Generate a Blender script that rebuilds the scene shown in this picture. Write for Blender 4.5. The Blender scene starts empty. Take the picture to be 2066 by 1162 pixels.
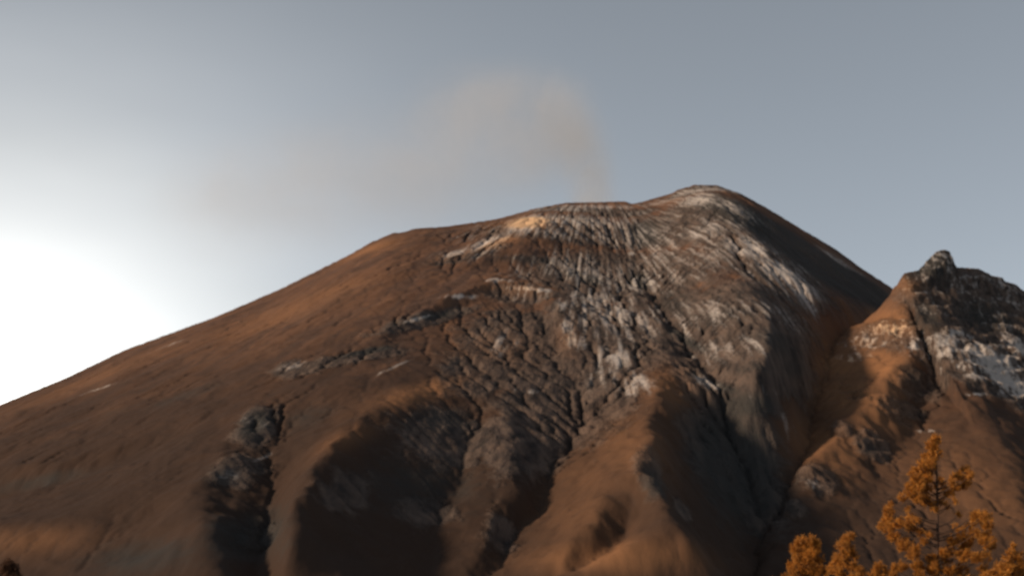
import bpy, math, random
import numpy as np
from mathutils import Vector, Matrix, Quaternion

# ------------------------------------------------------------------ camera / world / sun
scene = bpy.context.scene
scene.render.resolution_x, scene.render.resolution_y = 1024, 575
R = math.radians
F = 1033 / math.tan(R(16.0))            # focal length in photo pixels (2066 wide)
PITCH = R(11.78)
CP, SP = math.cos(PITCH), math.sin(PITCH)

cam_d = bpy.data.cameras.new("camera")
cam = bpy.data.objects.new("camera", cam_d)
scene.collection.objects.link(cam)
cam.location = (0, 0, 0)
cam.rotation_euler = (R(90) + PITCH, 0, 0)
cam_d.sensor_width = 36
cam_d.lens = 18 / math.tan(R(16.0))
cam_d.clip_start, cam_d.clip_end = 0.5, 80000
cam_d.dof.use_dof = True
cam_d.dof.focus_distance = 12.0
cam_d.dof.aperture_fstop = 3.4
scene.camera = cam

SUN_AZ, SUN_EL = 112.0, 19.0            # degrees left of the view axis, elevation
sun_dir = Vector((-math.sin(R(SUN_AZ)) * math.cos(R(SUN_EL)),
                  math.cos(R(SUN_AZ)) * math.cos(R(SUN_EL)), math.sin(R(SUN_EL))))
sd = bpy.data.lights.new("sun", 'SUN')
sd.energy = 4.2
sd.angle = R(6.0)
sd.color = (1.0, 0.76, 0.53)
sun = bpy.data.objects.new("sun", sd)
scene.collection.objects.link(sun)
sun.rotation_euler = sun_dir.to_track_quat('Z', 'Y').to_euler()
sun.location = (-200, 100, 300)

w = bpy.data.worlds.new("World")
scene.world = w
w.use_nodes = True
nt = w.node_tree
nt.nodes.clear()
sky = nt.nodes.new('ShaderNodeTexSky')
sky.sky_type = 'NISHITA'
sky.sun_disc = False
sky.sun_elevation = R(SUN_EL)
sky.sun_rotation = R(-SUN_AZ)
sky.altitude = 3500
sky.air_density = 1.0
sky.dust_density = 3.0
sky.ozone_density = 1.0
hs = nt.nodes.new('ShaderNodeHueSaturation')
hs.inputs['Saturation'].default_value = 0.35
bg = nt.nodes.new('ShaderNodeBackground')
bg.inputs['Strength'].default_value = 0.106
out = nt.nodes.new('ShaderNodeOutputWorld')
# bright sunset haze low in the sky on the left: falls off with the angle from its centre
tc = nt.nodes.new('ShaderNodeTexCoord')
gaz, gel = R(17.0), R(6.0)
gdir = (-math.sin(gaz) * math.cos(gel), math.cos(gaz) * math.cos(gel), math.sin(gel))
nrm = nt.nodes.new('ShaderNodeVectorMath'); nrm.operation = 'NORMALIZE'
dot = nt.nodes.new('ShaderNodeVectorMath'); dot.operation = 'DOT_PRODUCT'
dot.inputs[1].default_value = gdir
ac = nt.nodes.new('ShaderNodeMath'); ac.operation = 'ARCCOSINE'
mu = nt.nodes.new('ShaderNodeMath'); mu.operation = 'MULTIPLY'; mu.inputs[1].default_value = -1 / R(5.5)
ex = nt.nodes.new('ShaderNodeMath'); ex.operation = 'EXPONENT'
sc = nt.nodes.new('ShaderNodeMath'); sc.operation = 'MULTIPLY'; sc.inputs[1].default_value = 23.0
gc = nt.nodes.new('ShaderNodeVectorMath'); gc.operation = 'SCALE'
gm = nt.nodes.new('ShaderNodeMix'); gm.data_type = 'RGBA'
gm.inputs[6].default_value = (0.90, 0.92, 0.95, 1); gm.inputs[7].default_value = (1.0, 0.97, 0.90, 1)
gr = nt.nodes.new('ShaderNodeMapRange'); gr.inputs[1].default_value = 0.02; gr.inputs[2].default_value = 0.16
nt.links.new(gr.outputs[0], gm.inputs[0]); nt.links.new(ex.outputs[0], gr.inputs[0]); nt.links.new(gm.outputs[2], gc.inputs[0])
ad = nt.nodes.new('ShaderNodeVectorMath'); ad.operation = 'ADD'
L = nt.links.new
L(tc.outputs['Generated'], nrm.inputs[0]); L(nrm.outputs[0], dot.inputs[0])
L(dot.outputs['Value'], ac.inputs[0]); L(ac.outputs[0], mu.inputs[0]); L(mu.outputs[0], ex.inputs[0])
mpn = nt.nodes.new('ShaderNodeMapping'); mpn.inputs['Scale'].default_value = (3, 3, 9)
nz = nt.nodes.new('ShaderNodeTexNoise'); nz.inputs['Scale'].default_value = 1.3; nz.inputs['Detail'].default_value = 3
mr = nt.nodes.new('ShaderNodeMapRange'); mr.inputs[1].default_value = .25; mr.inputs[2].default_value = .75
mr.inputs[3].default_value = .86; mr.inputs[4].default_value = 1.14
mm = nt.nodes.new('ShaderNodeMath'); mm.operation = 'MULTIPLY'
L(nrm.outputs[0], mpn.inputs[0]); L(mpn.outputs[0], nz.inputs['Vector']); L(nz.outputs['Fac'], mr.inputs[0])
L(mr.outputs[0], mm.inputs[0]); L(ex.outputs[0], mm.inputs[1]); L(mm.outputs[0], sc.inputs[0]); L(sc.outputs[0], gc.inputs['Scale'])
L(sky.outputs[0], hs.inputs['Color']); tn = nt.nodes.new('ShaderNodeVectorMath'); tn.operation = 'MULTIPLY'; tn.inputs[1].default_value = (.97, 1.0, .985)
L(hs.outputs[0], tn.inputs[0]); L(tn.outputs[0], ad.inputs[0]); L(gc.outputs[0], ad.inputs[1])
L(ad.outputs[0], bg.inputs['Color']); L(bg.outputs[0], out.inputs['Surface'])

vs = scene.view_settings
vs.view_transform = 'Standard'; vs.look = 'None'; vs.gamma = 1.0; vs.exposure = 0.0
scene.render.engine = 'CYCLES'
scene.cycles.volume_bounces = 1


# ------------------------------------------------------------------ helpers
def ray(u, v):
    """slopes (x/y, z/y) of the line of sight through a photo pixel"""
    dy = F * CP - (581 - v) * SP
    return (u - 1033) / dy, ((581 - v) * CP + F * SP) / dy

def at(u, v, Y):
    a, b = ray(u, v)
    return Vector((a * Y, Y, b * Y))

def project(x, y, z):
    d = y * CP + z * SP
    return 1033 + F * x / d, 581 - F * (z * CP - y * SP) / d

def tag(o, label=None, cat=None, group=None, kind=None):
    if label: o['label'] = label
    if cat: o['category'] = cat
    if group: o['group'] = group
    if kind: o['kind'] = kind
    return o

def lattice(ix, iy, seed):
    h = (ix.astype(np.int64) * 374761393 + iy.astype(np.int64) * 668265263 + seed * 982451653) & 0x7fffffff
    h = ((h ^ (h >> 13)) * 1274126177) & 0x7fffffff
    h = h ^ (h >> 16)
    return (h & 0xffff) / 65535.0

def pnoise(x, y, seed=0):
    """gradient noise, about -1..1"""
    x0 = np.floor(x); y0 = np.floor(y)
    fx = x - x0; fy = y - y0
    ux = fx * fx * fx * (fx * (fx * 6 - 15) + 10); uy = fy * fy * fy * (fy * (fy * 6 - 15) + 10)
    def g(i, j):
        a = lattice(x0 + i, y0 + j, seed) * 2 * np.pi
        return np.cos(a) * (fx - i) + np.sin(a) * (fy - j)
    n0 = g(0, 0) * (1 - ux) + g(1, 0) * ux
    n1 = g(0, 1) * (1 - ux) + g(1, 1) * ux
    return (n0 * (1 - uy) + n1 * uy) * 1.5

def fbm(x, y, octv=4, seed=0, gain=0.5):
    s = 0; a = 1.0; t = 0
    for o in range(octv):
        s = s + a * pnoise(x, y, seed + o * 17); t += a
        x = x * 2.03 + 11.3; y = y * 2.03 - 7.1; a *= gain
    return s / t

def ridged(x, y, octv=4, seed=0, gain=0.5):
    s = 0; a = 1.0; t = 0
    for o in range(octv):
        s = s + a * (1 - 2 * np.abs(pnoise(x, y, seed + o * 17))); t += a
        x = x * 2.03 + 5.3; y = y * 2.03 - 3.1; a *= gain
    return s / t

def sstep(a, b, x):
    t = np.clip((x - a) / (b - a), 0, 1)
    return t * t * (3 - 2 * t)


# ------------------------------------------------------------------ volcano height field
SKY = [(-900, 1130), (-400, 985), (0, 815), (130, 762), (250, 705), (430, 640), (560, 584), (700, 515), (745, 489),
       (790, 470), (812, 469), (835, 461), (900, 457), (1000, 442), (1080, 420), (1140, 409), (1200, 408), (1262, 406),
       (1275, 411), (1290, 408), (1350, 391), (1365, 383), (1400, 373), (1450, 374), (1500, 392), (1560, 425),
       (1620, 462), (1690, 503), (1740, 540), (1805, 582), (1900, 655), (2100, 800), (2500, 1010), (3000, 1200)]
Y0 = 6050.0
XC = 330.0
sku = np.array([p[0] for p in SKY], float); skv = np.array([p[1] for p in SKY], float)

def grid_axis(lo, hi, flo, fhi, fine, coarse):
    a = list(np.arange(flo, fhi, fine))
    s = fine; x = flo
    left = []
    while x > lo:
        s = min(s * 1.12, coarse); x -= s; left.append(x)
    s = fine; x = a[-1]; right = []
    while x < hi:
        s = min(s * 1.12, coarse); x += s; right.append(x)
    return np.array(left[::-1] + a + right)

GX = grid_axis(-7500, 7500, -1950, 1800, 3.6, 160)
GY = grid_axis(1300, 12000, 2950, 6200, 3.8, 160)
X, Y = np.meshgrid(GX, GY)               # rows: y, columns: x

zs_x = np.linspace(-8000, 8000, 1601)
zs_u = 1033 + zs_x / Y0 * F / CP * 1.0
_v = np.interp(zs_u, sku, skv)
ZS = np.array([at(1033, v, Y0).z for v in _v])
ZS = np.where(zs_u > 3000, ZS - (zs_u - 3000) * 0.3, ZS)
ZS = np.where(zs_u < -900, ZS - (-900 - zs_u) * 0.3, ZS)

_k = np.exp(-np.linspace(-3, 3, 61) ** 2 / 2); _k /= _k.sum()
ZSR = ZS.copy(); ZS = np.convolve(np.pad(ZS, 30, mode='edge'), _k, 'valid')
ZS = np.convolve(np.pad(ZS, 10, mode='edge'), np.ones(21) / 21, 'valid')

def cone(x, y):
    wd = np.sqrt((x - XC) ** 2 + 220.0 ** 2) + 0.0
    d = y - Y0
    rho = np.sqrt(wd * wd + d * d) - wd
    drop = 0.42 * rho + 0.24 * 900 * (1 - np.exp(-rho / 900))
    drop = drop * (1 + 0.32 * sstep(520, 980, x))
    z = np.interp(x, zs_x, ZS) - drop
    # crater behind the rim
    rc = np.sqrt((x - XC + 60) ** 2 + ((y - Y0 - 330) * 1.1) ** 2)
    z = z - 160 * sstep(330, 180, rc)
    return z

def hit(fn, u, v, h=0.0):
    a, b = ray(u, v)
    ys = np.arange(2600, 7400, 5.0)
    z = fn(a * ys, ys) + h
    k = np.nonzero(z >= b * ys)[0]
    yy = ys[k[0]] if len(k) else 6050.0
    return np.array([a * yy, yy, b * yy])

def stroke(x, y, pts, hs_, wl, wr, power=1.0, soft=6.0):
    """relief along a polyline: signed height hs_, flank widths left / right (seen walking down it)"""
    res = np.zeros_like(x)
    best = np.full(x.shape, 1e9)
    pts = np.asarray(pts, float)[:, :2]
    n = len(pts)
    wl = np.broadcast_to(wl, n).astype(float); wr = np.broadcast_to(wr, n).astype(float)
    m = max(wl.max(), wr.max()) + 10
    sel = (x > pts[:, 0].min() - m) & (x < pts[:, 0].max() + m) & (y > pts[:, 1].min() - m) & (y < pts[:, 1].max() + m)
    xs = x[sel]; ys = y[sel]; r = np.zeros_like(xs)
    for i in range(n - 1):
        p, q = pts[i], pts[i + 1]
        d = q - p; l2 = (d * d).sum() + 1e-9
        t = np.clip(((xs - p[0]) * d[0] + (ys - p[1]) * d[1]) / l2, 0, 1)
        ox = xs - (p[0] + t * d[0]); oy = ys - (p[1] + t * d[1])
        dist = np.sqrt(ox * ox + oy * oy + soft * soft) - soft
        side = d[0] * oy - d[1] * ox
        WL = wl[i] * (1 - t) + wl[i + 1] * t; WR = wr[i] * (1 - t) + wr[i + 1] * t
        W = np.where(side > 0, WR, WL)
        f = np.clip(1 - dist / W, 0, 1)
        f = f ** power * (1 - 0.35 * (1 - f))       # concave flanks
        hh = hs_[i] * (1 - t) + hs_[i + 1] * t
        c = hh * f
        r = np.where(np.abs(c) > np.abs(r), c, r)
    res[sel] = r
    return res

# crest (+) and valley (-) lines of the volcano's flank: (u, v, height above the plain cone)
LINES = [
    [(1010, 565, 5), (960, 650, 10), (905, 720, 18), (865, 775, 24), (780, 822, 40), (700, 885, 48), (605, 985, 54),
     (570, 1060, 60), (560, 1162, 40), (560, 1300, 20)],
    [(575, 860, 0), (560, 950, -25), (545, 1040, -50), (545, 1110, -65), (550, 1200, -60), (550, 1300, -60)],
    [(600, 740, 8), (500, 825, 30), (470, 905, 40), (375, 990, 45), (425, 1050, 40), (440, 1162, 30), (440, 1300, 20)],
    [(960, 840, -15), (930, 930, -45), (900, 1010, -72), (880, 1090, -85), (870, 1162, -90), (860, 1300, -90)],
    [(1000, 800, 6), (1020, 860, 8), (1045, 930, 2), (1040, 990, -10), (1000, 1060, -40), (960, 1162, -60), (960, 1300, -60)],
    [(1120, 700, -12), (1150, 760, -20), (1180, 850, -48), (1110, 960, -62), (1090, 1020, -68), (1000, 1140, -95), (940, 1250, -100)],
    [(1335, 640, 0), (1350, 740, 25), (1325, 820, 70), (1298, 930, 95), (1335, 1010, 100), (1390, 1062, 92), (1300, 1105, 75),
     (1180, 1150, 48), (1000, 1200, 30), (900, 1300, 10)],
    [(1292, 1042, 30), (1275, 1095, 0), (1200, 1150, -20), (1080, 1200, -40)],
    [(1228, 1010, 55), (1195, 1080, 40), (1130, 1140, 5)],
    [(1292, 425, -14), (1288, 510, -42), (1312, 600, -50), (1395, 715, -46), (1475, 800, -85), (1470, 890, -160), (1495, 980, -215),
     (1510, 1070, -235), (1520, 1162, -235), (1525, 1300, -220)],
    [(915, 835, 2), (860, 880, -2), (800, 930, -8), (740, 1000, -25), (720, 1080, -45)],
    [(975, 870, -8), (940, 930, -30), (880, 990, -50)], [(990, 900, 0), (960, 970, -18), (930, 1050, -40)],
    [(1680, 640, -50), (1650, 720, -110), (1625, 800, -170), (1620, 900, -230), (1600, 1000, -260), (1590, 1100, -270), (1590, 1250, -250)],
    [(1750, 720, -150), (1740, 850, -230), (1720, 1000, -260), (1700, 1162, -260), (1700, 1300, -240)],
    [(1900, 800, -240), (1950, 1000, -280), (1950, 1300, -240)], [(2300, 900, -280), (2400, 1162, -280)],
    [(1450, 1080, 0), (1440, 1130, -60), (1480, 1200, -110)],
    [(1500, 560, 15), (1560, 640, 14), (1560, 700, 0), (1530, 760, -30)],
    [(1430, 385, 2), (1470, 440, 14), (1560, 520, 26), (1640, 590, 24), (1680, 622, 4)],
    [(1705, 600, -10), (1665, 640, -34), (1610, 735, -66), (1545, 800, -90), (1500, 850, -115)],
    [(560, 600, 0), (300, 750, 0), (0, 850, 0)],
    [(300, 880, 8), (120, 920, 18), (-60, 930, 18)],
    [(330, 905, -2), (180, 958, -24), (0, 985, -30), (-150, 1000, -30)],
    [(330, 1040, 4), (150, 1062, 26), (0, 1070, 36), (-150, 1080, 36)],
    [(300, 1120, -6), (100, 1162, -10), (-100, 1162, -10)],
    [(1060, 620, -2), (1060, 700, -4), (1050, 790, -8)],
    [(1100, 425, 12), (1075, 455, 46), (1020, 492, 32), (905, 530, 12), (800, 560, 2)],
    [(1130, 500, -8), (1090, 540, -14), (980, 545, -12)],
    [(1305, 575, -20), (1302, 640, 2), (1340, 690, -18)],
    [(1215, 640, 8), (1230, 700, 16), (1235, 760, 12), (1225, 830, -10)],
    [(650, 1130, -20), (800, 1145, -70)],
]
LIP = [(560, 765, 5), (660, 722, 9), (740, 700, 10), (815, 655, 14), (900, 600, 18), (1000, 560, 22), (1110, 592, 22),
       (1142, 650, 18), (1150, 725, 10)]

def membrane(gx, gy, K, C):
    """smallest surface through the fixed cells: crests and valleys stay sharp, the flanks between are plain slopes"""
    U = None
    for st in (16, 8, 4, 2, 1):
        h, w_ = (len(gy) + st - 1) // st, (len(gx) + st - 1) // st
        cs = np.zeros((h, w_)); cn = np.zeros((h, w_))
        jj, ii = np.nonzero(K)
        np.add.at(cs, (jj // st, ii // st), C[jj, ii]); np.add.at(cn, (jj // st, ii // st), 1)
        kk = cn > 0; cv = np.where(kk, cs / np.maximum(cn, 1), 0)
        if U is None: U = np.zeros((h, w_)) + cv[kk].mean()
        else: U = np.repeat(np.repeat(U, 2, 0), 2, 1)[:h, :w_]
        if U.shape != (h, w_):
            U = np.pad(U, ((0, h - U.shape[0]), (0, w_ - U.shape[1])), mode='edge')
        for _ in range(300 if st > 1 else 160):
            p_ = np.pad(U, 1, mode='edge')
            U = (p_[:-2, 1:-1] + p_[2:, 1:-1] + p_[1:-1, :-2] + p_[1:-1, 2:]) / 4
            U = np.where(kk, cv, U)
    for _ in range(7):
        p_ = np.pad(U, 1, mode='edge')
        U = (p_[:-2, 1:-1] + p_[2:, 1:-1] + p_[1:-1, :-2] + p_[1:-1, 2:]) / 8 + U / 2
    return U

def rasterise(gx, gy, K, C, P, vals):
    g = gx[1] - gx[0]
    for a in range(len(P) - 1):
        n = int(np.hypot(P[a + 1][0] - P[a][0], P[a + 1][1] - P[a][1]) / 5) + 2
        for t in np.linspace(0, 1, n):
            i = int(round((P[a][0] * (1 - t) + P[a + 1][0] * t - gx[0]) / g)); j = int(round((P[a][1] * (1 - t) + P[a + 1][1] * t - gy[0]) / g))
            if 0 < i < len(gx) - 1 and 0 < j < len(gy) - 1:
                C[j, i] = vals[a] * (1 - t) + vals[a + 1] * t; K[j, i] = True

def relax_relief():
    gx = np.arange(-2700, 2400, 10.0); gy = np.arange(2000, 6300, 10.0)
    C = np.zeros((len(gy), len(gx))); K = np.zeros_like(C, bool)
    K[0] = K[-1] = True; K[:, 0] = K[:, -1] = True; K[gy > 6010] = True
    for ln in LINES:
        P = [hit(cone, u, v, h * 0.8) for u, v, h in ln]
        rasterise(gx, gy, K, C, P, [p[2] * 0.8 for p in ln])
    return gx, gy, membrane(gx, gy, K, C)
RGX, RGY, REL = relax_relief()

def bil(gx, gy, Z, x, y):
    ix = np.clip((x - gx[0]) / (gx[1] - gx[0]), 0, len(gx) - 1.001); iy = np.clip((y - gy[0]) / (gy[1] - gy[0]), 0, len(gy) - 1.001)
    i0 = ix.astype(int); j0 = iy.astype(int); a = ix - i0; b = iy - j0
    return Z[j0, i0] * (1 - a) * (1 - b) + Z[j0, i0 + 1] * a * (1 - b) + Z[j0 + 1, i0] * (1 - a) * b + Z[j0 + 1, i0 + 1] * a * b

warp1 = fbm(X / 190, Y / 190, 3, 5) * 26
warp2 = fbm(X / 190 + 50, Y / 190, 3, 9) * 26
wx1 = fbm(X / 46, Y / 46, 2, 15) * 7
wy1 = fbm(X / 46 + 9, Y / 46, 2, 19) * 7
XW = X + warp1 * 0.8 + wx1 * 1.6; YW = Y + warp2 * 0.8 + wy1 * 1.6

TH = np.arctan2(X - XC + 40, np.maximum(Y0 + 380 - Y, 60.0))
RR = np.sqrt((X - XC + 40) ** 2 + (Y0 + 380 - Y) ** 2)

def blobs(lst, x, y, z, surf):
    """soft elliptical patches on the mountain face, placed where the sight line meets the surface"""
    m = np.zeros_like(x)
    for b in lst:
        u, v, ru, rv, val = b[:5]
        ang = R(b[5]) if len(b) > 5 else 0.0
        p = hit(surf, u, v)
        k = p[1] / F
        dx = (x - p[0]) / k; dz = (z - p[2]) / k
        ca, sa = math.cos(ang), math.sin(ang)
        a = (dx * ca + dz * sa) / ru; c = (-dx * sa + dz * ca) / rv
        q = a * a + c * c
        f = val * np.exp(-q * 0.9) * (np.abs(y - p[1]) < 900)
        m = np.maximum(m, f)
    return m

rel_r = bil(RGX, RGY, REL, XW, YW)
LP = [hit(cone, u, v, h) for u, v, h in LIP]
rel_v = stroke(XW, YW, LP, [p[2] for p in LIP], [22, 26, 30, 30, 34, 40, 44, 40, 36], [120, 150, 160, 180, 200, 220, 160, 90, 60])
Z0 = cone(X, Y)

def zgrid(Z):
    def fn(x, y):
        ix = np.interp(x, GX, np.arange(len(GX))); iy = np.interp(y, GY, np.arange(len(GY)))
        i0 = np.clip(ix.astype(int), 0, len(GX) - 2); j0 = np.clip(iy.astype(int), 0, len(GY) - 2)
        a = ix - i0; b = iy - j0
        return (Z[j0, i0] * (1 - a) * (1 - b) + Z[j0, i0 + 1] * a * (1 - b) + Z[j0 + 1, i0] * (1 - a) * b + Z[j0 + 1, i0 + 1] * a * b)
    return fn

Zm = Z0 + rel_r + rel_v
ROCK = [(900, 890, 100, 70, .75), (1470, 900, 100, 110, .9), (1530, 1010, 50, 80, .8), (700, 1000, 50, 60, .55), (860, 1040, 70, 40, .5), (530, 1090, 50, 40, .5), (1420, 382, 70, 16, 1), (1200, 416, 110, 14, 1), (1180, 460, 190, 50, 1), (1420, 440, 110, 80, 1), (1560, 540, 130, 75, 1, -38), (1250, 560, 160, 90, 1), (1060, 590, 70, 30, 1),
        (1050, 700, 110, 120, 1), (1220, 680, 130, 130, 1), (1450, 650, 190, 120, 1), (1130, 830, 110, 90, 1), (1050, 900, 90, 80, .8),
        (1560, 720, 120, 90, 1), (1480, 810, 90, 60, 1), (860, 640, 110, 22, .8, 30), (700, 725, 110, 22, .8, 18), (950, 760, 60, 70, .8),
        (520, 860, 40, 60, .8), (480, 950, 50, 50, .6), (1230, 790, 50, 60, 1), (1310, 960, 30, 70, .7), (1380, 1040, 25, 30, .7),
        (1420, 760, 70, 40, .9), (1010, 1090, 40, 60, .5), (950, 500, 90, 24, .6, 25), (580, 745, 40, 30, .6)]
zf = zgrid(Zm)
rock = np.clip(blobs(ROCK, X, Y, Zm, zf) * 1.5, 0, 1)
rock = np.clip(rock + 0.25 * fbm(X / 60, Y / 60, 3, 77) * (rock > 0.05), 0, 1)

gull = ridged(TH * 20 + fbm(X / 90, Y / 90, 2, 3) * 0.5, RR / 420, 4, 31, 0.55)
gull2 = ridged(TH * 62 + fbm(X / 60, Y / 60, 2, 4) * 0.8, RR / 150, 3, 41, 0.55)
crag = ridged(X / 48 + warp1 / 30, Y / 62 + warp2 / 30, 4, 51, 0.55)
ash = fbm(TH * 9, RR / 900, 4, 61, 0.5)
rimf = np.clip((Y0 - 60 - Y) / 450, .22, 1)
Zm = Zm + rock * (gull * 6 * rimf + gull2 * 3.0 * rimf + crag * 3.2) + (1 - rock) * (ash * 13 + ridged(X / 210 + warp1 / 60, Y / 260, 4, 301, .5) * 7 + gull2 * 1.3 + gull * 1.5 * rimf + crag * 1.2)
Zm += fbm(X / 420, Y / 420, 3, 71) * 10

# match the skyline: raise or lower the rim curve where it misses
def skyline(Z):
    uu, vv = project(X, Y, Z)
    ui = np.round(uu / 8).astype(int)
    ok = (ui >= -100) & (ui < 340) & (Y > 2500)
    ui, vv, yy = ui[ok] + 100, vv[ok], Y[ok]
    o = np.full(440, 5000.0); np.minimum.at(o, ui, vv)
    ys = np.zeros(440); m_ = vv <= o[ui] + 1.5
    np.maximum.at(ys, ui[m_], yy[m_])
    return o, ys
sku2 = (np.arange(440) - 100) * 8.0
gk = lambda n: np.exp(-np.linspace(-2.5, 2.5, n) ** 2 / 2) / np.exp(-np.linspace(-2.5, 2.5, n) ** 2 / 2).sum()
for it in range(9):
    o, ysil = skyline(Zm)
    tgt = np.interp(sku2, sku, skv)
    err = np.where(o < 4000, (o - tgt), 0)           # >0: too low in the picture
    nk = 41 if it < 4 else 3
    err = np.convolve(np.pad(err, nk // 2, mode='edge'), gk(nk), 'valid')
    ysil = np.convolve(np.pad(ysil, 10, mode='edge'), gk(21), 'valid')
    dzc = np.clip(err, -160, 160) * Y0 / F
    up, _ = project(X, Y, Zm)
    corr = np.interp(up, sku2, dzc)
    yc = np.interp(up, sku2, ysil)
    wd_ = 1100.0 if it < 4 else 130.0
    fade = np.where(Y < yc, np.exp(-((Y - yc) / wd_) ** 2), np.exp(-((Y - yc) / (wd_ * 1.3)) ** 2))
    Zm = Zm + corr * fade * (0.9 if it < 4 else .8)

# ------------------------------------------------------------------ rocky peak on the right
PSKY = [(1700, 640), (1760, 606), (1800, 577), (1812, 562), (1828, 550), (1853, 546), (1866, 531), (1879, 516), (1893, 506),
        (1905, 504), (1916, 508), (1921, 522), (1924, 541), (1955, 541), (1975, 543), (1995, 553), (2000, 557), (2021, 560),
        (2027, 568), (2050, 574), (2064, 587), (2100, 590), (2200, 560), (2400, 620), (2700, 800), (3200, 1080)]
YP0, YSL = 4720.0, 0.85                  # the crest runs away to the right, so the face looks right and down
_x0 = at(1822, 550, YP0).x
xp, zp = [], []
for u, v in PSKY:
    a_, b_ = ray(u, v)
    y_ = (YP0 - YSL * _x0) / (1 - YSL * a_) if u > 1822 else YP0
    xp.append(a_ * y_); zp.append(b_ * y_)
xp = np.array(xp); zp = np.array(zp)
YP = YP0 + YSL * np.clip(X - _x0, 0, 2500)
crest = np.interp(X + wx1 * .5, xp, zp)
dyp = Y - YP + np.where(Y < YP - 60, warp1 * 1.2 + wx1 * 2, 0)
dyp = dyp * np.where(X > _x0, 0.76, 1.0)
dn = np.abs(dyp)
# crest, cliff band, then scree below
drop = np.where(dyp < 0, 1.15 * np.minimum(dn, 130) + 0.85 * np.clip(dn - 130, 0, 200) + 1.0 * np.clip(dn - 330, 0, 9e3), 0.85 * dn)
low = np.interp(X, xp, np.minimum.accumulate(zp[::-1])[::-1] * 0 + np.interp(xp, [xp[0], xp[5], xp[-6], xp[-1]], [zp[0], zp[5] - 10, zp[-6], zp[-1]]))
pk = np.where(dn < 45, np.maximum(crest - dn * 1.3, low - drop), low - drop)
pk = np.where(X < xp[0], -9999, pk)
pk = pk - np.clip(_x0 - X, 0, 9999) * 0.75 
SPUR = [   # spurs and hollows below the crag: (u, v, distance)
    [(1808, 568, 4790), (1832, 592, 4700), (1838, 640, 4580), (1858, 695, 4460), (1790, 775, 4230), (1705, 855, 4020),
     (1622, 955, 3760), (1565, 1060, 3500), (1520, 1180, 3200), (1500, 1300, 2950)],
    [(1885, 765, 4400), (1850, 850, 4200), (1800, 930, 3950), (1740, 1020, 3650), (1690, 1120, 3350), (1660, 1250, 3050)],
    [(1925, 765, 4420), (1985, 825, 4150), (2040, 925, 3850), (2080, 1050, 3500), (2100, 1200, 3200)],
    [(2170, 950, 4050), (2200, 1162, 3400)], [(2500, 900, 4700), (2600, 1162, 3600)],
    [(1705, 655, 4900), (1655, 720, 4650), (1622, 800, 4350), (1605, 900, 4050), (1572, 1000, 3750), (1545, 1080, 3500), (1515, 1170, 3250), (1490, 1300, 2950)],
    [(1850, 705, 4450), (1900, 752, 4470), (1960, 785, 4560), (2060, 835, 4750), (2200, 860, 5000)],
    [(1860, 590, 4790), (1950, 590, 4950), (2060, 610, 5150), (2250, 640, 5500)],
]
_gx = np.arange(250, 3200, 10.0); _gy = np.arange(2200, 6300, 10.0)
_C = np.full((len(_gy), len(_gx)), -150.0); _K = np.zeros_like(_C, bool)
_K[0] = _K[-1] = True; _K[:, 0] = _K[:, -1] = True
for ln in SPUR:
    P = [at(*p) for p in ln]
    rasterise(_gx, _gy, _K, _C, P, [p.z for p in P])
SP_Z = membrane(_gx, _gy, _K, _C)
R3 = np.where((XW > 260) & (XW < 3180) & (YW > 2210) & (YW < 6280), bil(_gx, _gy, SP_Z, XW, YW), -9999)
PK = np.maximum(pk, R3)
uP, vP = project(X, Y, PK)
amp = np.clip(dn / 60, 0.10, 1)
k = 10.0                                    # blend the foot of the ridge into the volcano's flank
dz = PK - Zm
hblend = np.clip(0.5 + 0.5 * dz / k, 0, 1)
far = ((X > at(1800, 577, YP0).x - 60) & (Y > YP - 80))
Zall = np.where(far, np.maximum(PK, Zm), Zm * (1 - hblend) + PK * hblend + k * hblend * (1 - hblend))
isp = dz > 0
# sink the outer rim of the grid into the ground sheet
edge = np.maximum(sstep(5200, 7400, np.abs(X)), np.maximum(sstep(9000, 11900, Y), sstep(2700, 1400, Y)))
Zall = Zall * (1 - edge) + (-60) * edge
Zall = np.maximum(Zall, -60)


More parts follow.
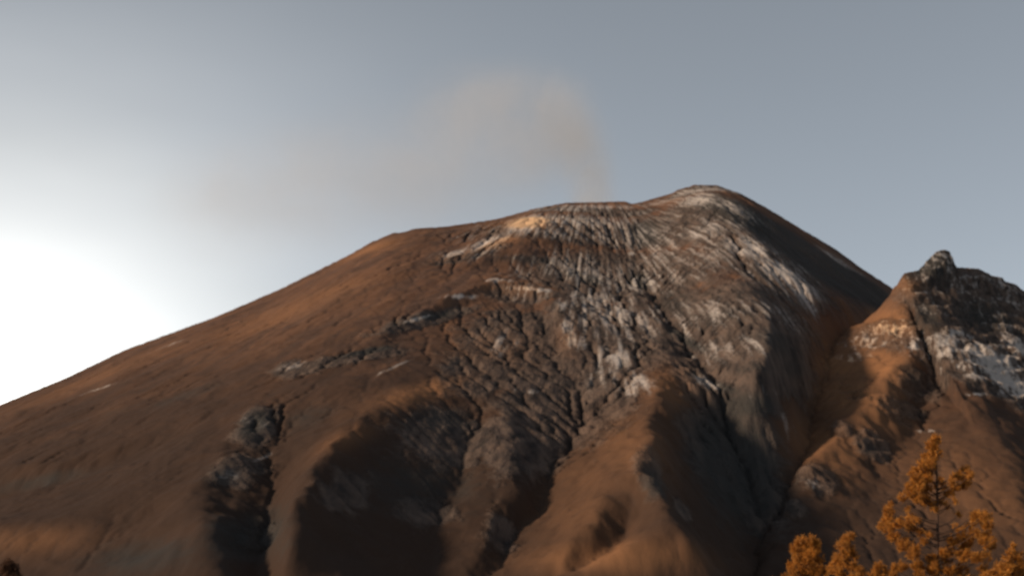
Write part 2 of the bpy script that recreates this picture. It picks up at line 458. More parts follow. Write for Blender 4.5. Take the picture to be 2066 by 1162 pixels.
def erode(Z, kmap):
    """run-off carves branching gullies: drainage area from cell to cell, then stream-power lowering"""
    g = 8.0
    ex = np.arange(-2000, 1950, g); ey = np.arange(2700, 6130, g)
    EX, EY = np.meshgrid(ex, ey)
    z0 = zgrid(Z)(EX.ravel(), EY.ravel()).reshape(EX.shape)
    kk = zgrid(kmap)(EX.ravel(), EY.ravel())
    rs = np.random.RandomState(4)
    z0 = z0 + rs.rand(*z0.shape) * 1.0 + fbm(EX / 40, EY / 40, 3, 201) * 3
    h, w_ = z0.shape
    z = z0.copy()
    offs = [(-1, -1), (-1, 0), (-1, 1), (0, -1), (0, 1), (1, -1), (1, 0), (1, 1)]
    idx = np.arange(h * w_).reshape(h, w_)
    for it in range(3):
        best = np.zeros((h, w_)); rec = idx.copy(); dist = np.full((h, w_), g)
        for dj, di in offs:
            d = g * math.hypot(dj, di)
            js = slice(max(0, -dj), h - max(0, dj)); is_ = slice(max(0, -di), w_ - max(0, di))
            jn = slice(max(0, dj), h + min(0, dj)); in_ = slice(max(0, di), w_ + min(0, di))
            sl = (z[js, is_] - z[jn, in_]) / d
            m_ = sl > best[js, is_]
            best[js, is_] = np.where(m_, sl, best[js, is_]); rec[js, is_] = np.where(m_, idx[jn, in_], rec[js, is_]); dist[js, is_] = np.where(m_, d, dist[js, is_])
        order = np.argsort(-z.ravel())
        A = [1.0] * (h * w_); rl = rec.ravel().tolist(); ol = order.tolist()
        for i in ol:
            r = rl[i]
            if r != i: A[r] += A[i]
        An = np.minimum(np.array(A), 600.0)
        Fk = (kk * An ** 0.5 * 0.55 / (dist.ravel() / g)).tolist()
        zl = z.ravel().tolist()
        for i in reversed(ol):
            r = rl[i]
            if r != i: zl[i] = (zl[i] + Fk[i] * zl[r]) / (1 + Fk[i])
        z = np.array(zl).reshape(h, w_)
    dlt = z - z0
    def blur(a, n):
        kn = gk(n)
        a = np.apply_along_axis(lambda r: np.convolve(np.pad(r, n // 2, mode='edge'), kn, 'valid'), 0, a)
        return np.apply_along_axis(lambda r: np.convolve(np.pad(r, n // 2, mode='edge'), kn, 'valid'), 1, a)
    hp = dlt - blur(dlt, 21)
    hp = np.clip(hp, -30, 14)
    e = np.minimum(np.minimum(EX - ex[0], ex[-1] - EX), np.minimum(EY - ey[0], ey[-1] - EY)) / 150
    hp = hp * np.clip(e, 0, 1)
    la = np.log2(An.reshape(h, w_)) / 9.0 * np.clip(e, 0, 1)
    ins = (X > ex[0]) & (X < ex[-1]) & (Y > ey[0]) & (Y < ey[-1])
    jx = X + fbm(X / 22, Y / 22, 2, 205) * 6; jy = Y + fbm(X / 22 + 7, Y / 22, 2, 206) * 6
    return np.where(ins, bil(ex, ey, hp, jx, jy), 0), np.where(ins, bil(ex, ey, la, jx, jy), 0)
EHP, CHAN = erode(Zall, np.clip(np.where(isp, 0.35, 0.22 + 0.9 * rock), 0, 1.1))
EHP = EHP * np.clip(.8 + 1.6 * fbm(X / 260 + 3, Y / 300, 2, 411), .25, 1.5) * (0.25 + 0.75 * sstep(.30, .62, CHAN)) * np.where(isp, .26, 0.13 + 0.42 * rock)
Zall = Zall + EHP * np.clip(np.abs(Y - np.interp(project(X, Y, Zm)[0], sku2, ysil)) / 120, .15, 1)
zfa = zgrid(Zall)
PROCK = [(900, 890, 100, 70, .75), (1470, 900, 100, 110, .9), (1530, 1010, 50, 80, .8), (700, 1000, 50, 60, .55), (860, 1040, 70, 40, .5), (530, 1090, 50, 40, .5), (1420, 382, 70, 16, 1), (1200, 416, 110, 14, 1), (1950, 620, 110, 70, 2), (2010, 720, 100, 60, 2), (2040, 640, 80, 100, 2), (1890, 690, 40, 50, 1.6), (1960, 760, 60, 30, 1.5, -30),
         (1895, 535, 40, 34, 2), (1790, 680, 60, 50, .8), (1850, 780, 50, 36, 1.0), (1820, 830, 50, 30, 1), (1760, 905, 40, 34, 1), (1700, 870, 26, 26, .6),
         (1645, 970, 40, 36, 1), (1600, 1030, 26, 30, .6), (1835, 590, 20, 40, .6), (2060, 800, 50, 40, 1.5, -30), (1720, 800, 30, 40, .4)]
prock = np.clip(blobs(PROCK, X, Y, Zall, zfa) * 1.3, 0, 1) * np.clip(dz / 12, 0, 1)
crag2 = ridged(X / 95 + warp1 / 30, Y / 95 + warp2 / 30, 4, 151, 0.5)
crag3 = ridged(X / 19, Y / 28, 3, 171, 0.6)
Zall = Zall + np.where(isp, prock * (crag2 * 24 + crag3 * 1.5) * amp + (1 - prock) * fbm(X / 120, Y / 160, 4, 81) * 5 * np.clip(dz / 12, 0, 1), 0)
led = Zall / 40.0 + fbm(X / 160, Y / 160, 2, 91) * 0.9
fr = led - np.floor(led)
Zall = Zall + prock * amp * 40 * 0.62 * (sstep(0.25, 0.75, fr) - fr)
zfa = zgrid(Zall)
rockA = np.where(isp, prock, rock)
SNOW = [(1420, 384, 66, 12, .75), (1200, 418, 100, 12, .6), (1330, 410, 40, 12, .5), (1180, 448, 130, 34, .62), (1065, 452, 44, 30, 1.5, 40), (985, 490, 50, 16, .85, 38), (915, 512, 40, 12, .75, 28),
        (1120, 470, 50, 20, .6), (1245, 470, 40, 50, .45), (1230, 560, 60, 40, .42), (1275, 512, 8, 8, .9),
        (1410, 402, 45, 24, .85, -15), (1480, 420, 60, 30, .6, -30), (1420, 470, 60, 50, .52, -50), (1515, 500, 60, 48, .8, -48),
        (1575, 550, 66, 46, .95, -44), (1630, 590, 48, 36, .9, -50), (1645, 620, 30, 40, .6), (1700, 530, 70, 14, .35, -35),
        (1240, 640, 90, 70, .55), (1200, 600, 60, 40, .45), (1420, 640, 80, 60, .40), (1480, 700, 80, 40, .42), (1580, 640, 60, 40, .40),
        (1250, 720, 34, 40, .75), (1290, 775, 30, 30, .6), (1225, 760, 34, 50, .5), (1430, 772, 34, 16, .85, -30), (1560, 790, 70, 24, .4),
        (1070, 583, 50, 8, .9, -8), (1010, 565, 30, 8, .7), (1135, 615, 10, 22, .9), (1145, 660, 12, 34, .6), (1160, 690, 20, 24, .7),
        (930, 598, 34, 6, .85, 12), (840, 645, 36, 6, .8, 34), (785, 745, 40, 4, .6, 45), (1000, 690, 60, 60, .22), (1060, 790, 30, 8, .4),
        (200, 785, 34, 2.5, .9, 16), (330, 700, 40, 3, .5, 20), (590, 740, 30, 16, .45), (520, 850, 30, 16, .35), (530, 925, 22, 5, .7, 48),
        (470, 960, 20, 16, .4), (1580, 850, 40, 40, .3),
        (1800, 665, 38, 20, .8), (1750, 690, 36, 24, .5), (1850, 700, 26, 16, .9), (1720, 720, 30, 12, .4),
        (1930, 672, 50, 12, 1.0, 12), (1890, 625, 30, 10, .6), (1920, 705, 60, 14, .9, 8), (2000, 725, 70, 46, 1.4), (2040, 775, 60, 36, 1.4, -30), (2060, 700, 40, 30, 1.1), (1900, 690, 50, 22, 1.0),
        (2045, 612, 30, 12, .8), (2030, 660, 50, 14, .6), (1960, 750, 40, 20, .8, -30), (1975, 795, 30, 4, .9, 10), (1870, 870, 20, 4, .6),
        (1640, 975, 20, 16, .35)]
snow = blobs(SNOW, X, Y, Zall, zfa) * 1.12
snow = np.maximum(snow * 0.92, .50 * rockA * sstep(780, 1120, Zall) * np.clip(.75 + 1.3 * fbm(X / 210, Y / 260, 3, 401), .15, 1.2))
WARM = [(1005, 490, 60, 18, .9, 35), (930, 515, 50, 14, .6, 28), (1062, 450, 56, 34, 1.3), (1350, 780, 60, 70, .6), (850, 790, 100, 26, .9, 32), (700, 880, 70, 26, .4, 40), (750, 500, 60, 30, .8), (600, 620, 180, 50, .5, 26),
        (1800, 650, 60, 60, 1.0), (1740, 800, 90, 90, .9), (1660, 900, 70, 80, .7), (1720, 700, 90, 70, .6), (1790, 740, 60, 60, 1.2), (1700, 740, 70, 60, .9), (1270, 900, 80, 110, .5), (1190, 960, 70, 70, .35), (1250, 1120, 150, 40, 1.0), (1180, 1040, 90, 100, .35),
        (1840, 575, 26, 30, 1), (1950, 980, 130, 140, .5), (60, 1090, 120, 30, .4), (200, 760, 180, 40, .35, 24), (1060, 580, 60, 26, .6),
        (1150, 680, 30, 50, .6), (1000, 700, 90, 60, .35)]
warm = blobs(WARM, X, Y, Zall, zfa)  # reddish ash tint, with warm sunlight on spurs and rim put into the colour


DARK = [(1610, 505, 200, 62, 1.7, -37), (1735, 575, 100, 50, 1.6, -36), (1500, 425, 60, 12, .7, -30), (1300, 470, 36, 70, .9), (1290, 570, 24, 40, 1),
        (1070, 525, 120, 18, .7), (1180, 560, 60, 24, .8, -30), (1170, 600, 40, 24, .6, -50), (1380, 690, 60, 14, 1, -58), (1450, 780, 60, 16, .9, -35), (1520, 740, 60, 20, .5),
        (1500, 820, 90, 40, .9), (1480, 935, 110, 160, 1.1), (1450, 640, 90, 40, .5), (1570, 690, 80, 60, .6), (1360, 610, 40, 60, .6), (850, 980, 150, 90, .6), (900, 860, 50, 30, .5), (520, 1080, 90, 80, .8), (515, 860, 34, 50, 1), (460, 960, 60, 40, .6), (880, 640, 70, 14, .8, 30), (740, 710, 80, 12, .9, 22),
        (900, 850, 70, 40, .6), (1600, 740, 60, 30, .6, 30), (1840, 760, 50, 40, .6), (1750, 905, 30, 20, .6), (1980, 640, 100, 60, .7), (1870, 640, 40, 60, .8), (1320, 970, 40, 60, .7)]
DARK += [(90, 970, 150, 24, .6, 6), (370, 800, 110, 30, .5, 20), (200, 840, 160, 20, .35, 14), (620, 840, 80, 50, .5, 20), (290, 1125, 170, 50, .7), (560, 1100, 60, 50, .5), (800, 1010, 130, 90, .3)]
dark = blobs(DARK, X, Y, Zall, zfa)  # dark basalt bands, plus ridge shadow painted into the canyon and bowls

def build_grid(name, mask_faces, z, attrs, mat):
    ny, nx = z.shape
    idx = np.arange(ny * nx).reshape(ny, nx)
    f = np.stack([idx[:-1, :-1], idx[:-1, 1:], idx[1:, 1:], idx[1:, :-1]], -1)[mask_faces]
    used = np.unique(f)
    remap = np.full(ny * nx, -1); remap[used] = np.arange(len(used))
    f = remap[f]
    co = np.stack([X.ravel()[used], Y.ravel()[used], z.ravel()[used]], -1).astype(np.float32)
    me = bpy.data.meshes.new(name)
    me.vertices.add(len(co)); me.vertices.foreach_set('co', co.ravel())
    me.loops.add(f.size); me.loops.foreach_set('vertex_index', f.ravel().astype(np.int32))
    me.polygons.add(len(f)); me.polygons.foreach_set('loop_start', np.arange(0, f.size, 4, dtype=np.int32))
    me.polygons.foreach_set('use_smooth', np.ones(len(f), bool))
    me.update(calc_edges=True)
    for an, arr in attrs.items():
        if arr.ndim == 2:
            a = me.attributes.new(an, 'FLOAT', 'POINT'); a.data.foreach_set('value', arr.ravel()[used].astype(np.float32))
        else:
            a = me.attributes.new(an, 'FLOAT_VECTOR', 'POINT')
            a.data.foreach_set('vector', arr.reshape(-1, 3)[used].astype(np.float32).ravel())
    me.materials.append(mat)
    o = bpy.data.objects.new(name, me)
    scene.collection.objects.link(o)
    return o


# ------------------------------------------------------------------ materials
def new_mat(name):
    m = bpy.data.materials.new(name); m.use_nodes = True
    m.node_tree.nodes.clear()
    return m, m.node_tree

class NT:
    def __init__(s, nt): s.nt = nt
    def n(s, t, **kw):
        o = s.nt.nodes.new(t)
        for k_, v_ in kw.items(): setattr(o, k_, v_)
        return o
    def link(s, a, b): s.nt.links.new(a, b)
    def val(s, sock, v):
        if hasattr(v, 'node') or isinstance(v, bpy.types.NodeSocket): s.link(v, sock)
        else: sock.default_value = v
    def math(s, op, a, b=0.0, c=None, clamp=False):
        o = s.n('ShaderNodeMath', operation=op); o.use_clamp = clamp
        s.val(o.inputs[0], a); s.val(o.inputs[1], b)
        if c is not None: s.val(o.inputs[2], c)
        return o.outputs[0]
    def attr(s, name, vec=False):
        o = s.n('ShaderNodeAttribute'); o.attribute_name = name
        return o.outputs['Vector'] if vec else o.outputs['Fac']
    def noise(s, vec, scale, detail=4, rough=0.55, dist=0.0):
        o = s.n('ShaderNodeTexNoise'); s.link(vec, o.inputs['Vector'])
        o.inputs['Scale'].default_value = scale; o.inputs['Detail'].default_value = detail
        o.inputs['Roughness'].default_value = rough; o.inputs['Distortion'].default_value = dist
        return o.outputs['Fac']
    def mix(s, f, a, b):
        o = s.n('ShaderNodeMix', data_type='RGBA')
        s.val(o.inputs[0], f)
        for sock, c in ((o.inputs[6], a), (o.inputs[7], b)):
            if isinstance(c, tuple): sock.default_value = (*c, 1)
            else: s.link(c, sock)
        return o.outputs[2]
    def ramp(s, v, a, b, lo=0.0, hi=1.0):
        o = s.n('ShaderNodeMapRange', interpolation_type='SMOOTHSTEP')
        s.val(o.inputs[0], v); o.inputs[1].default_value = a; o.inputs[2].default_value = b
        o.inputs[3].default_value = lo; o.inputs[4].default_value = hi
        return o.outputs[0]

def mountain_material(name):
    m, t = new_mat(name); k = NT(t)
    tc_ = k.n('ShaderNodeTexCoord'); P = tc_.outputs['Object']
    flow = k.attr('flow', True); rk = k.attr('rock'); sn = k.attr('snow'); wm = k.attr('warm')
    n_big = k.noise(P, 0.006, 5, 0.6); n_mid = k.noise(P, 0.03, 5, 0.6); n_fine = k.noise(P, 0.14, 4, 0.6)
    n_flow = k.noise(flow, 1.0, 5, 0.62, 0.4)
    fm_ = k.n('ShaderNodeVectorMath', operation='MULTIPLY'); k.link(flow, fm_.inputs[0]); fm_.inputs[1].default_value = (1.25, .42, 1)
    n_snow = k.noise(fm_.outputs[0], 1.0, 4, .6, 0.15)
    n_flow2 = k.noise(flow, 0.35, 4, 0.6, 0.6)
    ashc = k.mix(k.ramp(n_big, .35, .65), (0.118, 0.063, 0.041), (0.158, 0.083, 0.050))
    ashc = k.mix(k.ramp(n_flow2, .42, .60, 0, .75), ashc, (0.078, 0.050, 0.040))
    ashc = k.mix(k.ramp(n_mid, .48, .66, 0, .4), ashc, (0.165, 0.088, 0.058))
    sp_ = k.n('ShaderNodeSeparateXYZ'); k.link(P, sp_.inputs[0])
    lowf = k.ramp(k.math('ADD', sp_.outputs['Z'], k.math('MULTIPLY', n_big, 300)), 480, 1220, .92, 0)
    ashc = k.mix(lowf, ashc, (0.044, 0.028, 0.021))     # ash turns a darker brown lower down
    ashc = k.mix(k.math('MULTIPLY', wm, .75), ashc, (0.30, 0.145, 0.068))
    rockc = k.mix(k.ramp(n_flow, .35, .65), (0.040, 0.033, 0.031), (0.125, 0.092, 0.076))
    rockc = k.mix(k.ramp(n_mid, .45, .7, 0, .6), rockc, (0.145, 0.098, 0.075))
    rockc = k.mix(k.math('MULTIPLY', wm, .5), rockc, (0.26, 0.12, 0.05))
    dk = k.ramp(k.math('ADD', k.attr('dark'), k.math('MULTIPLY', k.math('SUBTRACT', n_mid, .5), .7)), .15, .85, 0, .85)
    rf = k.ramp(k.math('ADD', rk, k.math('MULTIPLY', k.math('SUBTRACT', n_mid, .5), .9)), .25, .6)
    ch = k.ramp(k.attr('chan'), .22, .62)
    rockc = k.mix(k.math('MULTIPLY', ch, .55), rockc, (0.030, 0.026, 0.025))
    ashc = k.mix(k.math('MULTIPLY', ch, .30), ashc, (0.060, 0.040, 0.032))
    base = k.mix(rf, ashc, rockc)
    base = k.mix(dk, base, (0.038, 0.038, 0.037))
    # snow dusting: more on gentler ground, broken into down-slope streaks
    geo = k.n('ShaderNodeNewGeometry'); sep = k.n('ShaderNodeSeparateXYZ'); k.link(geo.outputs['Normal'], sep.inputs[0])
    up = sep.outputs['Z']
    brk = k.math('ADD', k.math('MULTIPLY', n_snow, .72), k.math('MULTIPLY', n_fine, .28))
    s1 = k.math('ADD', k.math('MULTIPLY', sn, .72), k.math('MULTIPLY', k.math('SUBTRACT', brk, .5), 3.0))
    s1 = k.math('ADD', s1, k.math('MULTIPLY', k.math('SUBTRACT', up, .78), .5))
    s2 = k.math('MULTIPLY', k.ramp(s1, .12, .80), k.ramp(sn, .03, .22))
    col = k.mix(k.math('MULTIPLY', s2, .82), base, (0.56, 0.50, 0.46))
    col = k.mix(k.math('MULTIPLY', k.math('MULTIPLY', s2, k.ramp(wm, .35, .9)), .6), col, (0.84, 0.48, 0.20))   # golden low-sun glow tinted into the snow by the rim
    bs = k.n('ShaderNodeBsdfPrincipled')
    k.link(col, bs.inputs['Base Color']); bs.inputs['Roughness'].default_value = 0.95
    bs.inputs['Specular IOR Level'].default_value = 0.1
    bump = k.n('ShaderNodeBump'); bump.inputs['Strength'].default_value = 1.0
    bump.inputs['Distance'].default_value = 1.0
    hgt = k.math('MULTIPLY', k.math('ADD', k.math('MULTIPLY', n_flow, 9.0), k.math('MULTIPLY', n_fine, 3.0)), k.math('ADD', k.math('MULTIPLY', rf, .9), .20))
    k.link(hgt, bump.inputs['Height']); k.link(bump.outputs[0], bs.inputs['Normal'])
    o = k.n('ShaderNodeOutputMaterial'); k.link(bs.outputs[0], o.inputs['Surface'])
    return m

mat_mtn = mountain_material("mountain_ash_and_rock")

flow = np.stack([TH * 95, RR / 110.0, X * 0], -1)
flowp = np.stack([X / 16.0, Y / 20.0, Zall / 22.0], -1)
flow[isp] = flowp[isp]
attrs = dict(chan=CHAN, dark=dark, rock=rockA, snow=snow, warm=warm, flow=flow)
fm = isp[:-1, :-1] & isp[1:, 1:] & isp[:-1, 1:] & isp[1:, :-1] & (Zall[:-1, :-1] > -59)
keep = (Zall[:-1, :-1] > -59.9)
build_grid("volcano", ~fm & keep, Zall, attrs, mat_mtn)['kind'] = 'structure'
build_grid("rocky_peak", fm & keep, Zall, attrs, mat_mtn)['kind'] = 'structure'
tag(bpy.data.objects['volcano'], "brown ash covered volcano cone with snow dusted twin summit and dark gullies")
tag(bpy.data.objects['rocky_peak'], "dark craggy side peak with a rock horn and snow ledges, right of the volcano")

# ground sheet
def ground():
    m, t = new_mat("dry_ground"); k = NT(t)
    tc_ = k.n('ShaderNodeTexCoord'); P = tc_.outputs['Object']
    c = k.mix(k.ramp(k.noise(P, .05, 6, .6), .35, .65), (0.07, 0.048, 0.03), (0.13, 0.085, 0.05))
    c = k.mix(k.ramp(k.noise(P, 1.5, 4, .6), .5, .7, 0, .6), c, (0.06, 0.055, 0.028))
    bs = k.n('ShaderNodeBsdfPrincipled'); k.link(c, bs.inputs['Base Color']); bs.inputs['Roughness'].default_value = .95
    b = k.n('ShaderNodeBump'); b.inputs['Distance'].default_value = .1; k.link(k.noise(P, 3, 5, .6), b.inputs['Height']); k.link(b.outputs[0], bs.inputs['Normal'])
    o = k.n('ShaderNodeOutputMaterial'); k.link(bs.outputs[0], o.inputs['Surface'])
    ax = np.concatenate([-np.geomspace(40000, 150, 24), np.linspace(-140, 140, 71), np.geomspace(150, 40000, 24)])
    gx, gy = np.meshgrid(ax, ax)
    z = -1.75 + fbm(gx / 40, gy / 40, 3, 7) * 0.5 * (np.hypot(gx, gy) < 200) - 0.0
    n = len(ax); idx = np.arange(n * n).reshape(n, n)
    f = np.stack([idx[:-1, :-1], idx[:-1, 1:], idx[1:, 1:], idx[1:, :-1]], -1).reshape(-1, 4)
    me = bpy.data.meshes.new("ground")
    me.from_pydata(np.stack([gx.ravel(), gy.ravel(), z.ravel()], -1).tolist(), [], f.tolist())
    me.materials.append(m)
    for p in me.polygons: p.use_smooth = True
    o_ = bpy.data.objects.new("ground", me); scene.collection.objects.link(o_)
    o_['kind'] = 'structure'
ground()

# ------------------------------------------------------------------ steam plume
PLUME = [  # u, v, ru, rv, weight
    (1200, 410, 50, 64, 1.3), (1186, 350, 60, 72, 1.1), (1166, 285, 70, 80, .9), (1132, 220, 82, 84, .8), (1050, 195, 110, 84, .65), (950, 215, 130, 95, .65),
    (1080, 310, 120, 95, .6), (930, 330, 180, 150, .62), (760, 360, 190, 160, .55), (590, 385, 190, 150, .5), (440, 410, 150, 130, .35)]
def plume():
    YPL = 6400.0
    kx = YPL / F
    cen = at(900, 330, YPL)
    m, t = new_mat("steam"); k = NT(t)
    tc_ = k.n('ShaderNodeTexCoord'); P = tc_.outputs['Object']
    tot = None
    me = bpy.data.meshes.new("steam_plume")
    vs_, fs_ = [], []
    import bmesh
    bm = bmesh.new()
    for (u, v, ru, rv, wt) in PLUME:
        c = at(u, v, YPL) - cen
        s = (ru * kx * 1.35, ru * kx * .9, rv * kx * 1.35)
        mt = Matrix.Translation(c) @ Matrix.Diagonal((*s, 1))
        bmesh.ops.create_icosphere(bm, subdivisions=4, radius=1, matrix=mt)
        sub = k.n('ShaderNodeVectorMath', operation='SUBTRACT'); k.link(P, sub.inputs[0]); sub.inputs[1].default_value = c
        dv = k.n('ShaderNodeVectorMath', operation='DIVIDE'); k.link(sub.outputs[0], dv.inputs[0]); dv.inputs[1].default_value = s
        ln = k.n('ShaderNodeVectorMath', operation='LENGTH'); k.link(dv.outputs[0], ln.inputs[0])
        f = k.ramp(ln.outputs['Value'], .0, .98, wt / (ru * kx * .9) * 100, 0)
        tot = f if tot is None else k.math('ADD', tot, f)
    n = k.noise(P, 0.0045, 5, .6, .3)
    dens = k.math('MULTIPLY', k.math('MULTIPLY', tot, k.ramp(n, .3, .7, .45, 1.4)), 0.0060)
    pv = k.n('ShaderNodeVolumePrincipled')
    pv.inputs['Color'].default_value = (0.99, 0.95, 0.91, 1)
    pv.inputs['Anisotropy'].default_value = 0.2
    k.link(dens, pv.inputs['Density'])
    o = k.n('ShaderNodeOutputMaterial'); k.link(pv.outputs[0], o.inputs['Volume'])
    bm.to_mesh(me); bm.free(); me.materials.append(m)
    ob = bpy.data.objects.new("steam_plume", me); scene.collection.objects.link(ob); ob.location = cen
    rm = ob.modifiers.new("union", 'REMESH'); rm.mode = 'VOXEL'; rm.voxel_size = 16
    tag(ob, "faint grey steam plume rising from the crater and drifting left over the summit", "steam plume")
plume()

# ------------------------------------------------------------------ pine trees
def bark_mat():
    m, t = new_mat("pine_bark"); k = NT(t)
    P = k.n('ShaderNodeTexCoord').outputs['Object']
    c = k.mix(k.noise(P, 9, 4, .6), (0.03, 0.016, 0.01), (0.09, 0.045, 0.025))
    bs = k.n('ShaderNodeBsdfPrincipled'); k.link(c, bs.inputs['Base Color']); bs.inputs['Roughness'].default_value = .9
    o = k.n('ShaderNodeOutputMaterial'); k.link(bs.outputs[0], o.inputs['Surface'])
    return m
def needle_mat(c1=(0.35, 0.135, 0.018), c2=(0.54, 0.225, 0.030), c3=(0.17, 0.08, 0.018), nm='pine_needles'):
    m, t = new_mat(nm); k = NT(t)
    P = k.n('ShaderNodeTexCoord').outputs['Object']
    c = k.mix(k.ramp(k.noise(P, 2.2, 3, .6), .35, .65), c1, c2)
    c = k.mix(k.ramp(k.noise(P, 9, 2, .5), .5, .7, 0, .5), c, c3)
    bs = k.n('ShaderNodeBsdfPrincipled'); k.link(c, bs.inputs['Base Color']); bs.inputs['Roughness'].default_value = .7
    tr = k.n('ShaderNodeBsdfTranslucent'); k.link(c, tr.inputs['Color'])
    mx = k.n('ShaderNodeMixShader'); mx.inputs[0].default_value = .25
    k.link(bs.outputs[0], mx.inputs[1]); k.link(tr.outputs[0], mx.inputs[2])
    o = k.n('ShaderNodeOutputMaterial'); k.link(mx.outputs[0], o.inputs['Surface'])
    return m
BARK, NEEDLE = bark_mat(), needle_mat()

def tube(vs_, fs_, pts, rads, seg=7):
    b = len(vs_)
    for i, (p, r) in enumerate(zip(pts, rads)):
        d = (pts[min(i + 1, len(pts) - 1)] - pts[max(i - 1, 0)]).normalized()
        a = d.orthogonal().normalized(); c = d.cross(a)
        for j in range(seg):
            an = 2 * math.pi * j / seg
            vs_.append(p + (a * math.cos(an) + c * math.sin(an)) * r)
    for i in range(len(pts) - 1):
        for j in range(seg):
            fs_.append((b + i * seg + j, b + i * seg + (j + 1) % seg, b + (i + 1) * seg + (j + 1) % seg, b + (i + 1) * seg + j))

def mesh_obj(name, vs_, fs_, mat, parent, org):
    me = bpy.data.meshes.new(name)
    me.from_pydata([tuple(v - org) for v in vs_], [], fs_)
    me.materials.append(mat)
    for p in me.polygons: p.use_smooth = mat is BARK
    o = bpy.data.objects.new(name, me); scene.collection.objects.link(o)
    o.parent = parent
    return o

def pine(u_base, Yt, top_uv, clumps, label, seed, hidden_low=True, dens=1.0, foliage=None):
    """clumps: (u, v, radius_px) tufts of needles; each hangs on a limb from the trunk"""
    rng = random.Random(seed)
    kx = Yt / F
    top = at(top_uv[0], top_uv[1], Yt)
    base = at(u_base, 1200, Yt); base.z = -2.0
    root = bpy.data.objects.new("pine_tree", None); scene.collection.objects.link(root)
    root.location = base; root.empty_display_size = 1
    tag(root, label, "pine tree", "pine trees in the foreground")
    H = top.z - base.z
    tp = []
    for i in range(15):
        s = i / 14
        tp.append(base.lerp(top, s) + Vector((math.sin(s * 5 + seed) * .05, math.cos(s * 4 + seed) * .05, 0)) * (1 - s) * s * 3)
    tr = [0.02 + 0.0085 * H * (1 - i / 14) ** .9 for i in range(15)]
    v_, f_ = [], []
    tube(v_, f_, tp, tr, 9)
    mesh_obj("trunk", v_, f_, BARK, root, base)
    cl = []
    for (u, v, r) in clumps:
        c = at(u, v, Yt)
        spread = abs(c.x - (base.x + (top.x - base.x) * (c.z - base.z) / H))
        c.y += rng.uniform(-.5, .5) * max(.15, spread)
        cl.append((c, r * kx * 1.2))
        # companions behind and in front so that the crown is round from other sides too
        for q in (-1, 1):
            c2 = c.copy(); c2.y += q * rng.uniform(.45, 1.1) * (spread + .2); c2.x += (base.x - c2.x) * rng.uniform(.1, .35)
            c2.z += rng.uniform(-.35, .2)
            if rng.random() < .5: cl.append((c2, r * kx * rng.uniform(.7, .95)))
    if hidden_low:                       # crown continues below the frame
        zz = at(0, 1162, Yt).z
        n = int((zz - base.z - 1.2) * 14)
        for i in range(max(n, 0)):
            z = rng.uniform(base.z + 1.0, zz - .1); a = rng.uniform(0, 6.28); rr = rng.uniform(.5, 2.1) * (.75 + .25 * H / 9)
            cl.append((Vector((base.x + math.cos(a) * rr, base.y + math.sin(a) * rr, z)), rng.uniform(.2, .32)))
    bv, bf, nv, nf = [], [], [], []
    for c, r in cl:
        s = max(.05, min(.985, (c.z - base.z - .30 * abs(c.x - base.x) - r * .8) / H))
        a = base.lerp(top, s)
        mid = a.lerp(c, .55); mid.z -= .12 * (c - a).length
        n = 6
        pts = []
        for i in range(n):
            q = i / (n - 1)
            pts.append((a * (1 - q) ** 2 + mid * 2 * q * (1 - q) + (c + Vector((0, 0, r * .4))) * q * q))
        tube(bv, bf, pts, [(  .013 * (1 - .8 * i / (n - 1)) + .005) * (.6 + .4 * H / 9) for i in range(n)], 5)
        # needle tufts: several twigs, each a brush of needles
        nt_ = max(6, int(r * r * 520 * dens))
        for _ in range(nt_):
            d = Vector((rng.gauss(0, 1), rng.gauss(0, 1), rng.gauss(0, 1)))
            d.normalize()
            tipc = c + Vector((d.x * r, d.y * r, d.z * r * .95)) * rng.random() ** .45 * .85
            ax = (d * .8 + Vector((0, 0, 1.0))).normalized()
            for k_ in range(24):
                e = Vector((rng.gauss(0, 1), rng.gauss(0, 1), rng.gauss(0, 1))).normalized()
                dirn = (ax * .55 + e).normalized()
                ln = rng.uniform(.08, .16)
                o_ = tipc + ax * rng.uniform(-.06, .06)
                sdv = dirn.cross(Vector((rng.gauss(0, 1), rng.gauss(0, 1), rng.gauss(0, 1)))).normalized() * .009
                b = len(nv)
                nv += [o_ - sdv, o_ + sdv, o_ + dirn * ln]
                nf.append((b, b + 1, b + 2))
    mesh_obj("branches", bv, bf, BARK, root, base)
    mesh_obj("crown", nv, nf, foliage or NEEDLE, root, base)
    return root

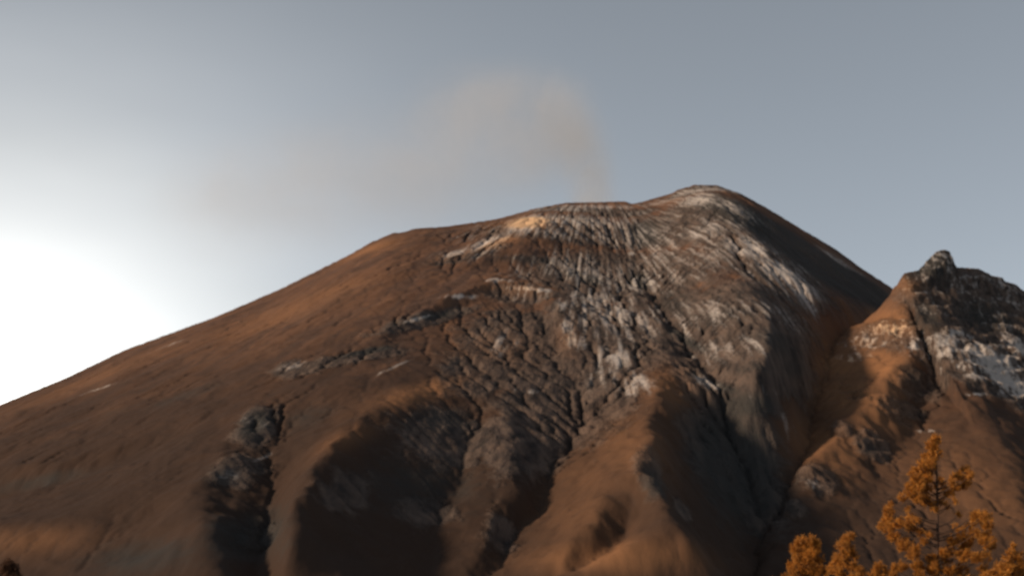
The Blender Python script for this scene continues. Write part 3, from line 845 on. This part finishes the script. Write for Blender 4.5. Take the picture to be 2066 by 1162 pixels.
MAIN = [(1888, 889, 11), (1880, 900, 12), (1887, 915, 14), (1874, 925, 14), (1862, 938, 15), (1880, 942, 12), (1850, 952, 14), (1868, 960, 15), (1842, 972, 14),
        (1832, 990, 14), (1855, 982, 16), (1872, 986, 11), (1845, 1004, 15), (1866, 1008, 12), (1880, 1018, 8), (1825, 1002, 9), (1895, 968, 6),
        (1922, 966, 9), (1938, 958, 10), (1955, 944, 9), (1958, 955, 9), (1948, 975, 13), (1930, 984, 10), (1912, 992, 9), (1903, 1014, 7), (1925, 1012, 6),
        (1797, 1018, 8), (1788, 1032, 10), (1787, 1048, 11), (1800, 1062, 12), (1818, 1054, 11), (1832, 1044, 9), (1842, 1062, 11), (1812, 1080, 14), (1826, 1098, 14), (1838, 1118, 13),
        (1858, 1072, 8), (1862, 1092, 7), (1955, 1048, 9), (1972, 1044, 13), (1990, 1042, 11), (1984, 1062, 13), (2000, 1078, 12), (1968, 1078, 12), (1938, 1078, 12), (1922, 1092, 12),
        (1950, 1098, 14), (1980, 1096, 13), (2008, 1100, 9), (1935, 1120, 13), (1962, 1124, 14), (1990, 1122, 12), (1905, 1126, 11), (1878, 1128, 11), (1855, 1140, 12),
        (1825, 1142, 12), (1800, 1150, 11), (1880, 1150, 13), (1915, 1150, 13), (1945, 1150, 14), (1978, 1152, 13), (1850, 1160, 12)]
LEFT = [(1615, 1092, 11), (1632, 1090, 12), (1648, 1096, 10), (1606, 1108, 12), (1625, 1108, 13), (1645, 1112, 11), (1612, 1126, 13), (1634, 1130, 14), (1600, 1142, 12),
        (1655, 1130, 9), (1620, 1150, 14), (1645, 1152, 13), (1598, 1160, 11), (1666, 1152, 10)]
MID = [(1716, 1084, 9), (1710, 1096, 11), (1696, 1104, 11), (1718, 1110, 11), (1705, 1120, 12), (1688, 1124, 10), (1724, 1126, 8), (1700, 1140, 12), (1680, 1146, 11),
       (1718, 1146, 10), (1735, 1154, 10), (1695, 1160, 11)]
LOW = [(1772, 1140, 9), (1785, 1150, 10), (1762, 1154, 10), (1800, 1160, 9), (1778, 1164, 10)]
RIGHT = [(2040, 1116, 9), (2052, 1122, 11), (2032, 1130, 11), (2058, 1138, 12), (2018, 1144, 11), (2040, 1148, 13), (2005, 1156, 10), (2060, 1158, 12), (2024, 1162, 12)]
pine(1888, 62.0, (1888, 888), MAIN, "tallest sunlit pine at lower right with a narrow upright leader and bare trunk gap", 3)
pine(1628, 60.0, (1630, 1088), LEFT, "leftmost orange lit pine top with a broad rounded crown at the bottom edge", 5)
pine(1706, 58.0, (1716, 1080), MID, "small pine top between the leftmost round pine and the tallest pine", 8)
pine(1780, 60.0, (1778, 1136), LOW, "lowest pine tip just left of the tallest pine, barely above the bottom edge", 11)
pine(2042, 57.0, (2044, 1112), RIGHT, "pine top at the bottom right corner, right of the tallest pine", 14)
DARKTOP = [(18, 1136, 9), (12, 1146, 11), (26, 1148, 10), (20, 1158, 12), (4, 1158, 10), (34, 1162, 9)]
pine(18, 64.0, (18, 1128), DARKTOP, "dark almost black treetop poking up in the bottom left corner", 21,
     foliage=needle_mat((0.07, 0.03, 0.014), (0.12, 0.05, 0.022), (0.04, 0.02, 0.012), 'dark_needles'))
